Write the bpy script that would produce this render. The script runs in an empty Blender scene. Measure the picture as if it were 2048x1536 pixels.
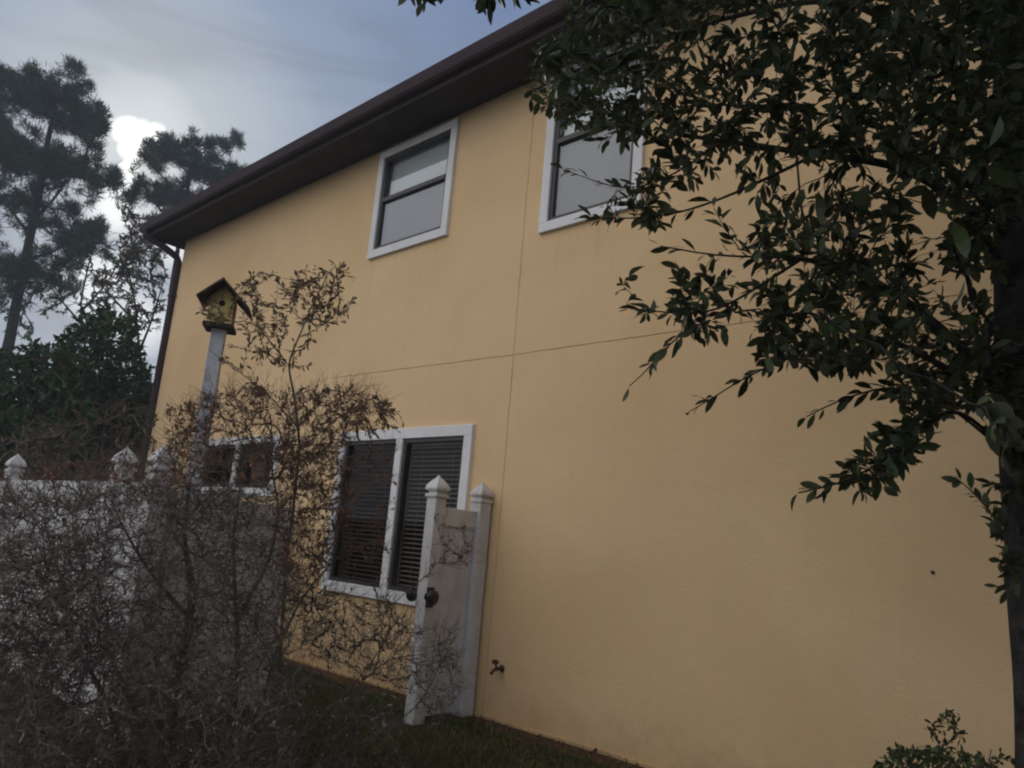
import bpy, math, random
import numpy as np
from mathutils import Vector, Matrix
R_ = math.radians
rng = np.random.default_rng(7); random.seed(7)
scene = bpy.context.scene
col = scene.collection

# ---------------------------------------------------------------- camera
F = 1562.0                                   # focal length in pixels of the 2048 px wide picture
_up = np.array([645., -7518., F]); _up /= np.linalg.norm(_up)
_l = np.array([-1662., 182., F]); _l -= _l.dot(_up) * _up; _l /= np.linalg.norm(_l)
RW = np.array([-_l, np.cross(_up, -_l), _up])        # camera (right, down, forward) -> world
CAM = np.array([0.0, -4.4, 1.261])
cd = bpy.data.cameras.new('camera'); cam = bpy.data.objects.new('camera', cd); col.objects.link(cam)
m = Matrix.Identity(4)
for i, v in enumerate((RW @ [1, 0, 0], RW @ [0, -1, 0], RW @ [0, 0, -1])):
    for j in range(3): m[j][i] = v[j]
for j in range(3): m[j][3] = CAM[j]
cam.matrix_world = m
cd.sensor_width = 36; cd.lens = F / 2048 * 36; cd.clip_start = 0.05; cd.clip_end = 2000
scene.camera = cam
def ray(px, py): return RW @ np.array([px - 1024., py - 768., F])
def at(px, py, depth): return CAM + ray(px, py) / F * depth       # real place of something seen at px,py at that distance
def pxof(P):
    q = (np.atleast_2d(P) - CAM) @ RW
    return np.stack([1024 + F * q[:, 0] / q[:, 2], 768 + F * q[:, 1] / q[:, 2], q[:, 2]], 1)

# ---------------------------------------------------------------- world: dusk sky with thin cloud, the sun behind it
SUN = Vector((-0.869, 0.273, 0.412)).normalized()
SUN_EL = math.asin(SUN.z); SUN_ROT = math.atan2(SUN.x, SUN.y)
world = bpy.data.worlds.new('World'); scene.world = world; world.use_nodes = True
nt = world.node_tree; N = nt.nodes; L = nt.links; N.clear()
def nd(tree, t, **k):
    n = tree.nodes.new(t)
    for a, b in k.items(): setattr(n, a, b)
    return n
def mth(tree, op, a, b=None, c=None, clamp=False):
    n = tree.nodes.new('ShaderNodeMath'); n.operation = op; n.use_clamp = clamp
    for i, v in enumerate((a, b, c)):
        if v is None: continue
        if isinstance(v, (int, float)): n.inputs[i].default_value = v
        else: tree.links.new(v, n.inputs[i])
    return n.outputs[0]
def mixc(tree, fac, a, b, blend='MIX'):
    n = tree.nodes.new('ShaderNodeMix'); n.data_type = 'RGBA'; n.blend_type = blend
    for i, v in ((0, fac), (6, a), (7, b)):
        if isinstance(v, (int, float)): n.inputs[i].default_value = v
        elif isinstance(v, (tuple, list)): n.inputs[i].default_value = (*v[:3], 1)
        else: tree.links.new(v, n.inputs[i])
    return n.outputs[2]
def ramp(tree, fac, stops):
    n = tree.nodes.new('ShaderNodeValToRGB'); e = n.color_ramp.elements
    while len(e) < len(stops): e.new(0.5)
    for x, (p, c) in zip(e, stops):
        x.position = p; x.color = (*c, 1) if isinstance(c, (tuple, list)) else (c, c, c, 1)
    tree.links.new(fac, n.inputs[0]); return n.outputs[0]
def noise(tree, vec, scale, detail=4, rough=0.55, dist=0.0):
    n = tree.nodes.new('ShaderNodeTexNoise'); n.inputs['Scale'].default_value = scale
    n.inputs['Detail'].default_value = detail; n.inputs['Roughness'].default_value = rough
    n.inputs['Distortion'].default_value = dist
    if vec is not None: tree.links.new(vec, n.inputs['Vector'])
    return n.outputs[0]
tc = nd(nt, 'ShaderNodeTexCoord')
sky = nd(nt, 'ShaderNodeTexSky', sky_type='NISHITA', sun_disc=False, sun_elevation=SUN_EL, sun_rotation=SUN_ROT,
         air_density=1.0, dust_density=2.0)
def dotw(v):
    n = nd(nt, 'ShaderNodeVectorMath', operation='DOT_PRODUCT'); L.new(tc.outputs['Generated'], n.inputs[0])
    n.inputs[1].default_value = v; return n.outputs['Value']
mp = nd(nt, 'ShaderNodeMapping'); L.new(tc.outputs['Generated'], mp.inputs[0]); mp.inputs['Scale'].default_value = (1, 1, 3.4)
cl = noise(nt, mp.outputs[0], 2.3, 5, 0.5, 0.4)
ds = dotw(tuple(SUN))
wide = ramp(nt, ds, [(0.90, 0.0), (0.98, 0.3), (1.0, 1.0)])
# cloud colour: slate blue where thick, paler where thin, brighter overhead and behind the camera
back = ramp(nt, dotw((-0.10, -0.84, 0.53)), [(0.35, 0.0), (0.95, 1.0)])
cb = mixc(nt, ramp(nt, cl, [(0.40, 0.0), (0.60, 1.0)]), (1.35, 2.1, 4.0), (2.1, 2.9, 4.2))
zz_ = nd(nt, 'ShaderNodeSeparateXYZ'); L.new(tc.outputs['Generated'], zz_.inputs[0])
cb = mixc(nt, ramp(nt, zz_.outputs['Z'], [(0.0, .8), (0.33, 0.0)]), cb, (4.6, 5.6, 6.4))
cb = mixc(nt, wide, cb, (4.3, 5.2, 5.9))
mp2 = nd(nt, 'ShaderNodeMapping'); L.new(tc.outputs['Generated'], mp2.inputs[0]); mp2.inputs['Scale'].default_value = (1, 1, 5.5); mp2.inputs['Rotation'].default_value = (.35, .2, 0)
cb = mixc(nt, ramp(nt, noise(nt, mp2.outputs[0], 3.4, 6, .55, .6), [(.36, .62), (.50, 0.9), (.64, 1.0)]), (1.15, 1.6, 2.4), cb)
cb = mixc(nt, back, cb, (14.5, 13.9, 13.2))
# the hole in the cloud where the sun shines through
wn = nd(nt, 'ShaderNodeVectorMath', operation='ADD'); nz = nd(nt, 'ShaderNodeTexNoise'); nz.inputs['Scale'].default_value = 12
nz.inputs['Detail'].default_value = 3
sc_ = nd(nt, 'ShaderNodeVectorMath', operation='MULTIPLY_ADD'); L.new(tc.outputs['Generated'], nz.inputs['Vector'])
L.new(nz.outputs['Color'], sc_.inputs[0]); sc_.inputs[1].default_value = (.035, .035, .035); sc_.inputs[2].default_value = (-.0175, -.0175, -.0175)
L.new(tc.outputs['Generated'], wn.inputs[0]); L.new(sc_.outputs[0], wn.inputs[1])
wv_ = nd(nt, 'ShaderNodeVectorMath', operation='NORMALIZE'); L.new(wn.outputs[0], wv_.inputs[0]); wn = wv_
glow = None   # the ragged gap where the sun stands, and weaker bright gaps in the cloud below it
for px_, py_, deg_, amp_ in ((260, 256, 1.05, 1.0), (286, 266, 1.1, 1.0), (314, 266, .85, 1.0), (274, 302, 1.15, 1.0), (262, 345, .9, 1.0), (240, 390, 1.5, .7), (228, 420, 2.0, .5), (330, 470, 2.2, .4), (180, 560, 3.0, .45), (285, 640, 2.4, .4), (275, 300, 5.0, .16)):
    dv_ = ray(px_, py_); dv_ = dv_ / np.linalg.norm(dv_)
    dn = nd(nt, 'ShaderNodeVectorMath', operation='DOT_PRODUCT'); L.new(wn.outputs[0], dn.inputs[0]); dn.inputs[1].default_value = tuple(dv_)
    e_ = 1 - math.cos(R_(deg_))
    g_ = mth(nt, 'MULTIPLY', mth(nt, 'SUBTRACT', 1 + e_ * .9, mth(nt, 'DIVIDE', mth(nt, 'SUBTRACT', 1.0, dn.outputs['Value']), e_)), amp_ / .9, clamp=True)
    g_ = mth(nt, 'MULTIPLY', g_, 1.0, clamp=True); g_ = mth(nt, 'MINIMUM', g_, amp_)
    glow = g_ if glow is None else mth(nt, 'MAXIMUM', glow, g_)
cb = mixc(nt, glow, cb, (17, 17.3, 17.3))
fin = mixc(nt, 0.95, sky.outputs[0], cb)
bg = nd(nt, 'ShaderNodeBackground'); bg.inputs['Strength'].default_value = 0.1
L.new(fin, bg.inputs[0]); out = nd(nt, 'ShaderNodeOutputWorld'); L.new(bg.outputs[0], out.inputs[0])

# ---------------------------------------------------------------- sun (veiled by cloud, behind the roof line of the pines)
sl = bpy.data.lights.new('sun', 'SUN'); sl.energy = 0.7; sl.angle = R_(10); sl.color = (1, .95, .86)
so = bpy.data.objects.new('sun', sl); col.objects.link(so); so.rotation_euler = SUN.to_track_quat('Z', 'Y').to_euler()
vs = scene.view_settings; vs.view_transform = 'Standard'; vs.look = 'None'; vs.exposure = 0.0; vs.gamma = 1.0
scene.cycles.filter_width = 2.1
scene.cycles.volume_bounces = 0
scene.cycles.transparent_max_bounces = 12

# ---------------------------------------------------------------- helpers
def tag(o, label=None, cat=None, group=None, kind=None):
    if label: o['label'] = label
    if cat: o['category'] = cat
    if group: o['group'] = group
    if kind: o['kind'] = kind
    return o
def empty(name, loc=(0, 0, 0), rz=0.0):
    o = bpy.data.objects.new(name, None); o.location = loc; o.rotation_euler = (0, 0, rz); o.empty_display_size = .2
    col.objects.link(o); return o
class MB:
    """collects shapes and links them as one mesh object"""
    def __init__(s): s.v = []; s.n = 0; s.fl = []; s.fs = []
    def add(s, v, f):
        v = np.asarray(v, float).reshape(-1, 3)
        f = np.asarray(f, int); s.v.append(v); s.fl.append((f + s.n).ravel()); s.fs.append(np.full(len(f), f.shape[1])); s.n += len(v)
    def face(s, pts): s.add(pts, [list(range(len(pts)))])
    def box(s, x0, x1, y0, y1, z0, z1):
        v = [(x, y, z) for z in (z0, z1) for x, y in ((x0, y0), (x1, y0), (x1, y1), (x0, y1))]
        s.add(v, [(3, 2, 1, 0), (4, 5, 6, 7), (0, 1, 5, 4), (1, 2, 6, 5), (2, 3, 7, 6), (3, 0, 4, 7)])
    def tube(s, P, r, k=5, cap=True):
        P = np.asarray(P, float); n = len(P); r = np.broadcast_to(r, n)
        T = np.gradient(P, axis=0); T /= np.linalg.norm(T, axis=1)[:, None] + 1e-9
        ref = np.array([0.31, 0.17, 0.93]) if abs(T[0, 2]) < .85 else np.array([0.93, 0.3, .1])
        A = np.cross(T, ref); A /= np.linalg.norm(A, axis=1)[:, None] + 1e-9; B = np.cross(T, A)
        a = np.arange(k) * 2 * math.pi / k
        V = P[:, None] + r[:, None, None] * (np.cos(a)[None, :, None] * A[:, None] + np.sin(a)[None, :, None] * B[:, None])
        i = np.arange(n - 1)[:, None] * k; j = np.arange(k)[None]; j2 = (j + 1) % k
        Fq = np.stack([i + j, i + j2, i + k + j2, i + k + j], -1).reshape(-1, 4)
        s.add(V.reshape(-1, 3), Fq)
        if cap:
            s.fl.append(np.arange(s.n - k, s.n)); s.fs.append(np.array([k]))
            s.fl.append(np.arange(s.n - n * k, s.n - n * k + k)[::-1]); s.fs.append(np.array([k]))
    def prof(s, cx, cy, pts, k=4, rot=math.pi / 4):
        """pts: (half width, z); square (k=4) or round section"""
        q = math.sqrt(2) if k == 4 else 1
        rings = [[(cx + w * q * math.cos(rot + i * 2 * math.pi / k), cy + w * q * math.sin(rot + i * 2 * math.pi / k), z) for i in range(k)] for w, z in pts]
        V = [p for r in rings for p in r]; Fq = []
        for a in range(len(pts) - 1):
            for i in range(k): Fq.append((a * k + i, a * k + (i + 1) % k, (a + 1) * k + (i + 1) % k, (a + 1) * k + i))
        s.add(V, Fq); b = s.n - len(V)
        s.fl.append(np.arange(b, b + k)[::-1]); s.fs.append(np.array([k])); s.fl.append(np.arange(s.n - k, s.n)); s.fs.append(np.array([k]))
    def build(s, name, mat, parent=None, smooth=False, bevel=0):
        me = bpy.data.meshes.new(name)
        V = np.concatenate(s.v).astype(np.float32); fl = np.concatenate(s.fl).astype(np.int32); fs = np.concatenate(s.fs).astype(np.int32)
        me.vertices.add(len(V)); me.vertices.foreach_set('co', V.ravel())
        me.loops.add(len(fl)); me.loops.foreach_set('vertex_index', fl)
        me.polygons.add(len(fs)); st = np.zeros(len(fs), np.int32); st[1:] = np.cumsum(fs)[:-1]
        me.polygons.foreach_set('loop_start', st); me.polygons.foreach_set('loop_total', fs)
        me.polygons.foreach_set('use_smooth', np.full(len(fs), smooth))
        me.update(calc_edges=True); me.validate()
        me.materials.append(mat)
        o = bpy.data.objects.new(name, me); col.objects.link(o)
        if parent: o.parent = parent; o.matrix_parent_inverse = Matrix.Identity(4)
        if bevel:
            b = o.modifiers.new('bevel', 'BEVEL'); b.width = bevel; b.segments = 2; b.limit_method = 'ANGLE'
        return o

def mat(name, base, rough=.8, spec=.3, var=None, scale=8, bump=0.0, bscale=60, metal=0.0, island=0.0, trans=0.0, dirt=None):
    """principled with a second colour mixed in by noise, optional bump, per-leaf variation and translucency"""
    M = bpy.data.materials.new(name); M.use_nodes = True; t = M.node_tree
    p = t.nodes['Principled BSDF']; o = t.nodes['Material Output']
    p.inputs['Roughness'].default_value = rough; p.inputs['Metallic'].default_value = metal
    p.inputs['Specular IOR Level'].default_value = spec
    tcn = nd(t, 'ShaderNodeTexCoord').outputs['Object']
    c = None
    if var is not None:
        f = noise(t, tcn, scale, 5, .6); c = mixc(t, ramp(t, f, [(.38, 0.), (.64, 1.)]), base, var)
    else:
        c = mixc(t, 0.0, base, base)
    if dirt:
        f2 = noise(t, tcn, dirt[1], 6, .65); c = mixc(t, mth(t, 'MULTIPLY', ramp(t, f2, [(dirt[2], 0.), (dirt[3], 1.)]), dirt[4]), c, dirt[0])
    if island:
        g = nd(t, 'ShaderNodeNewGeometry'); h = nd(t, 'ShaderNodeHueSaturation'); t.links.new(c, h.inputs['Color'])
        t.links.new(mth(t, 'MULTIPLY_ADD', g.outputs['Random Per Island'], island * 2, 1 - island), h.inputs['Value'])
        t.links.new(mth(t, 'MULTIPLY_ADD', g.outputs['Random Per Island'], .05, .475), h.inputs['Hue']); c = h.outputs[0]
    t.links.new(c, p.inputs['Base Color'])
    if bump:
        b = nd(t, 'ShaderNodeBump'); b.inputs['Strength'].default_value = bump; b.inputs['Distance'].default_value = .02
        t.links.new(noise(t, tcn, bscale, 6, .7), b.inputs['Height']); t.links.new(b.outputs[0], p.inputs['Normal'])
    if trans:
        tr = nd(t, 'ShaderNodeBsdfTranslucent'); t.links.new(c, tr.inputs[0]); mx = nd(t, 'ShaderNodeMixShader'); mx.inputs[0].default_value = trans
        t.links.new(p.outputs[0], mx.inputs[1]); t.links.new(tr.outputs[0], mx.inputs[2]); t.links.new(mx.outputs[0], o.inputs[0])
    return M
def glass_mat(name='window glass', gain=2.2, tint=(.82, .86, .88, 1)):
    M = bpy.data.materials.new(name); M.use_nodes = True; t = M.node_tree; t.nodes.remove(t.nodes['Principled BSDF'])
    o = t.nodes['Material Output']; g = nd(t, 'ShaderNodeBsdfGlossy'); g.inputs['Roughness'].default_value = .02; g.inputs['Color'].default_value = (.9, .95, 1, 1)
    tr = nd(t, 'ShaderNodeBsdfTransparent'); tr.inputs[0].default_value = tint
    fr = nd(t, 'ShaderNodeFresnel'); fr.inputs[0].default_value = 1.55
    bn = nd(t, 'ShaderNodeBump'); bn.inputs['Strength'].default_value = .03; tc2 = nd(t, 'ShaderNodeTexCoord')
    t.links.new(noise(t, tc2.outputs['Object'], 2.2, 1), bn.inputs['Height']); t.links.new(bn.outputs[0], g.inputs['Normal'])
    mx = nd(t, 'ShaderNodeMixShader'); t.links.new(mth(t, 'MULTIPLY_ADD', fr.outputs[0], gain, .01 * gain, clamp=True), mx.inputs[0])
    t.links.new(tr.outputs[0], mx.inputs[1]); t.links.new(g.outputs[0], mx.inputs[2]); t.links.new(mx.outputs[0], o.inputs[0]); return M
def stucco_mat():
    M = bpy.data.materials.new('cream stucco'); M.use_nodes = True; t = M.node_tree; p = t.nodes['Principled BSDF']
    p.inputs['Roughness'].default_value = .9; p.inputs['Specular IOR Level'].default_value = .15
    o = nd(t, 'ShaderNodeTexCoord').outputs['Object']
    c = mixc(t, ramp(t, noise(t, o, .55, 3, .5, .5), [(.35, 0.), (.7, 1.)]), WALL_A, WALL_B)
    c = mixc(t, mth(t, 'MULTIPLY', ramp(t, noise(t, o, 9, 6, .75), [(.5, 0.), (.75, 1.)]), .13), c, (.40, .30, .20))
    mpg = nd(t, 'ShaderNodeMapping'); t.links.new(o, mpg.inputs[0]); mpg.inputs['Scale'].default_value = (3.2, 1, .22)
    c = mixc(t, mth(t, 'MULTIPLY', ramp(t, noise(t, mpg.outputs[0], 2.2, 5, .65), [(.54, 0.), (.8, 1.)]), .10), c, (.42, .32, .23))   # rain streaks
    c = mixc(t, mth(t, 'MULTIPLY', ramp(t, noise(t, o, 1.7, 5, .65, 1.2), [(.42, 0.), (.72, 1.)]), .22), c, (.62, .50, .34))      # chalky faded patches
    sx = nd(t, 'ShaderNodeSeparateXYZ'); t.links.new(o, sx.inputs[0])
    sp = mth(t, 'MULTIPLY', ramp(t, mth(t, 'MULTIPLY_ADD', noise(t, o, 6, 5, .7), .5, mth(t, 'MULTIPLY', sx.outputs['Z'], -.9)), [(.0, 0.), (.28, 1.)]), .45)
    c = mixc(t, sp, c, (.36, .24, .13))                                                                                        # soil splash at the foot
    for x0, x1, zt in ((-6.45, -5.3, 4.0), (-4.07, -3.15, 3.76), (-6.5, -4.7, .70)):                                           # drips under the sills
        m1 = mth(t, 'MULTIPLY', mth(t, 'GREATER_THAN', sx.outputs['X'], x0), mth(t, 'LESS_THAN', sx.outputs['X'], x1))
        fall = ramp(t, mth(t, 'SUBTRACT', zt, sx.outputs['Z']), [(0.0, 0.), (.01, 1.), (.75, 0.)])
        mq = nd(t, 'ShaderNodeMapping'); t.links.new(o, mq.inputs[0]); mq.inputs['Scale'].default_value = (13, 1, .5)
        dr = ramp(t, noise(t, mq.outputs[0], 1.0, 4, .6), [(.50, 0.), (.68, 1.)])
        c = mixc(t, mth(t, 'MULTIPLY', mth(t, 'MULTIPLY', m1, fall), mth(t, 'MULTIPLY', dr, .15)), c, (.34, .26, .18))
    t.links.new(c, p.inputs['Base Color'])
    b = nd(t, 'ShaderNodeBump'); b.inputs['Strength'].default_value = .4; b.inputs['Distance'].default_value = .007
    h = mth(t, 'ADD', noise(t, o, 55, 5, .7), mth(t, 'MULTIPLY', noise(t, o, 7, 3, .5), 1.3))
    t.links.new(h, b.inputs['Height']); t.links.new(b.outputs[0], p.inputs['Normal']); return M
WALL_A = (.76, .555, .33); WALL_B = (.66, .46, .255)
M = dict(
    stucco=stucco_mat(), glass=glass_mat(), screened=glass_mat('screened glass', .32, (.62, .58, .56, 1)), screened2=glass_mat('dark insect screen', .3, (.40, .35, .33, 1)),
    trim=mat('white painted trim', (.74, .76, .80), .6, .3, (.66, .67, .70), 3, .1, 60),
    dark_frame=mat('bronze window frame', (.035, .033, .035), .4, .5),
    fascia=mat('brown painted fascia', (.052, .036, .044), .8, .15, (.038, .028, .036), 2),
    soffit=mat('dark brown soffit', (.035, .028, .028), .8, .2, (.05, .04, .04), 3),
    shingle=mat('shingles', (.06, .055, .05), .95, .1, (.1, .09, .08), 14, .5, 30),
    joint=mat('grey joint filler', (.42, .30, .17), .9, .1, (.62, .44, .24), 2.5),
    blind=mat('white fabric shade', (.82, .83, .84), .8, .2, (.76, .77, .78), 2),
    screen_blind=mat('shade behind insect screen', (.33, .30, .32), .9, .1, (.28, .26, .275), 2),
    slat=mat('blind slat', (.58, .56, .53), .5, .4, (.48, .45, .42), 4),
    dark=mat('painted darkness', (.02, .018, .017), .9, .1),
    brass=mat('weathered brass', (.10, .06, .03), .5, .5, (.05, .035, .02), 20, metal=.6),
    black=mat('black iron', (.012, .012, .014), .45, .5),
    vinyl=mat('white vinyl', (.60, .60, .62), .45, .4, (.52, .51, .52), 2.5, .05, 20, dirt=((.25, .24, .20), 5, .5, .75, .35)),
    old_wood=mat('weathered roof board', (.035, .032, .025), .9, .1, (.09, .07, .055), 14, .5, 50),
    yellow=mat('mossy yellow paint', (.72, .60, .24), .85, .2, (.50, .36, .16), 12, .4, 60, dirt=((.10, .11, .04), 24, .52, .64, .75)),
    brown_paint=mat('faded orange brown paint', (.34, .20, .09), .85, .2, (.18, .10, .05), 20, .3, 60),
    pole=mat('peeling white post paint', (.50, .52, .58), .8, .2, (.38, .39, .43), 9, .3, 40, dirt=((.10, .09, .08), 22, .58, .68, .8)),
    bark=mat('grey brown bark', (.035, .032, .03), .95, .1, (.085, .08, .078), 18, .9, 45),
    twig=mat('brown twig', (.18, .15, .13), .9, .15, (.09, .075, .066), 6),
    grey_twig=mat('grey lichen twig', (.15, .14, .12), .9, .15, (.08, .07, .06), 6),
    red_twig=mat('dull brown twig', (.12, .095, .08), .9, .15, (.08, .065, .055), 6),
    oak=mat('glossy dark leaf', (.050, .072, .028), .45, .4, (.068, .084, .038), 3, island=.6, trans=.32),
    russet=mat('russet leaf', (.26, .11, .07), .7, .3, (.16, .09, .055), 5, island=.5, trans=.3),
    olive=mat('small olive leaf', (.11, .11, .06), .6, .3, (.16, .10, .06), 4, island=.5, trans=.25),
    dull=mat('dull brown leaf', (.12, .085, .06), .7, .2, (.07, .065, .045), 5, island=.5, trans=.3),
    pale=mat('dry grey leaf', (.20, .19, .17), .45, .45, (.10, .085, .07), 5, island=.6, trans=.2),
    needle=mat('pine needle', (.016, .050, .032), .6, .15, (.028, .065, .040), .4, island=.4, trans=.15),
    hedge=mat('hedge leaf', (.040, .095, .030), .65, .15, (.028, .062, .024), .7, island=.5, trans=.15),
    box=mat('bright shrub leaf', (.05, .085, .02), .5, .4, (.03, .055, .018), 6, island=.5, trans=.2),
    pbark=mat('pine bark', (.05, .04, .035), .95, .1, (.03, .025, .025), 3, .8, 12),
    grass=mat('grass blade', (.075, .10, .026), .7, .2, (.14, .12, .05), 1.2, island=.5, trans=.2),
    deadleaf=mat('dead leaf litter', (.10, .06, .035), .9, .1, (.05, .035, .025), 5, island=.5),
)
def ground_mat():
    Mg = bpy.data.materials.new('lawn soil'); Mg.use_nodes = True; t = Mg.node_tree; p = t.nodes['Principled BSDF']
    p.inputs['Roughness'].default_value = 1; p.inputs['Specular IOR Level'].default_value = .1
    o = nd(t, 'ShaderNodeTexCoord').outputs['Object']
    c = mixc(t, ramp(t, noise(t, o, 1.3, 6, .7), [(.35, 0.), (.65, 1.)]), (.035, .042, .016), (.065, .050, .032))
    c = mixc(t, mth(t, 'MULTIPLY', ramp(t, noise(t, o, 30, 5, .7), [(.45, 0.), (.7, 1.)]), .5), c, (.07, .05, .03))
    t.links.new(c, p.inputs['Base Color']); b = nd(t, 'ShaderNodeBump'); b.inputs['Distance'].default_value = .03
    t.links.new(noise(t, o, 40, 6, .8), b.inputs['Height']); t.links.new(b.outputs[0], p.inputs['Normal']); return Mg
M['ground'] = ground_mat()
M['mulch'] = mat('brown mulch', (.15, .085, .05), 1, .1, (.06, .04, .028), 25, .9, 60)

# ---------------------------------------------------------------- the setting
g = MB(); g.face([(-90, -90, 0), (90, -90, 0), (90, 90, 0), (-90, 90, 0)])
tag(g.build('ground', M['ground']), kind='structure')
g = MB()
xs = np.linspace(-11.3, 1.5, 120); lo = -.19 - .05 * np.sin(xs * 3.1) - .03 * rng.random(120)
g.add(np.concatenate([np.stack([xs, np.full(120, -.002), np.full(120, .012)], 1), np.stack([xs, lo, np.full(120, .008)], 1)]),
      [(i, i + 120, i + 121, i + 1) for i in range(119)])
tag(g.build('mulch_strip', M['mulch']), kind='structure')

# ---------------------------------------------------------------- the house
HX0, HX1, HY1, SZ = -11.25, 4.5, 9.5, 5.27
house = empty('house', (0, 0, 0))
tag(house, 'two storey cream stucco house with dark eave and white framed windows', 'house')
# (x0, x1, z0, z1) outer edges of the white trim
W = dict(upper1=(-6.48, -5.265, 4.02, 5.215), upper2=(-4.10, -3.11, 3.77, 5.215), lower=(-6.55, -4.655, .71, 2.22), small=(-9.85, -7.70, 1.57, 2.24))
TR = dict(upper1=.085, upper2=.085, lower=.095, small=.085)
holes = [(w[0] + TR[k], w[1] - TR[k], w[2] + TR[k], w[3] - TR[k]) for k, w in W.items()]
b = MB()
X = sorted({HX0, HX1, *[h[0] for h in holes], *[h[1] for h in holes]}); Z = sorted({-.05, SZ, *[h[2] for h in holes], *[h[3] for h in holes]})
for i in range(len(X) - 1):
    for j in range(len(Z) - 1):
        cx, cz = (X[i] + X[i + 1]) / 2, (Z[j] + Z[j + 1]) / 2
        if any(h[0] < cx < h[1] and h[2] < cz < h[3] for h in holes): continue
        b.face([(X[i], 0, Z[j]), (X[i + 1], 0, Z[j]), (X[i + 1], 0, Z[j + 1]), (X[i], 0, Z[j + 1])])
for h in holes:   # reveals
    x0, x1, z0, z1 = h; d = .2
    b.face([(x0, 0, z0), (x0, 0, z1), (x0, d, z1), (x0, d, z0)]); b.face([(x1, 0, z0), (x1, d, z0), (x1, d, z1), (x1, 0, z1)])
    b.face([(x0, 0, z0), (x0, d, z0), (x1, d, z0), (x1, 0, z0)]); b.face([(x0, 0, z1), (x1, 0, z1), (x1, d, z1), (x0, d, z1)])
b.face([(HX0, 0, -.05), (HX0, 0, SZ), (HX0, HY1, SZ), (HX0, HY1, -.05)]); b.face([(HX1, 0, -.05), (HX1, HY1, -.05), (HX1, HY1, SZ), (HX1, 0, SZ)])
b.face([(HX0, HY1, -.05), (HX0, HY1, SZ), (HX1, HY1, SZ), (HX1, HY1, -.05)])
b.build('wall', M['stucco'], house)
# control joints: thin proud beads, wavering like the crack in the photo
b = MB()
zz = np.linspace(.02, SZ - .02, 60); b.tube(np.stack([-4.29 + .006 * np.sin(zz * 1.1) + .0015 * rng.standard_normal(60), np.full(60, -.0005), zz], 1), 0.0034, 4)
b.build('wall_joint', M['joint'], house)
b = MB()
xx = np.linspace(-6.9, 1.2, 90); b.tube(np.stack([xx, np.full(90, -.0005), 2.80 - .008 * (xx + 6.5) + 0.005 * np.sin(xx * 1.7) + .0015 * rng.standard_normal(90)], 1), 0.0034, 4)
b.build('wall_joint', M['joint'], house)
# foundation lip
b = MB(); b.box(HX0 - .01, HX1 + .01, -.022, .0, -.05, .03); b.build('foundation_edge', M['joint'], house)

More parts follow.
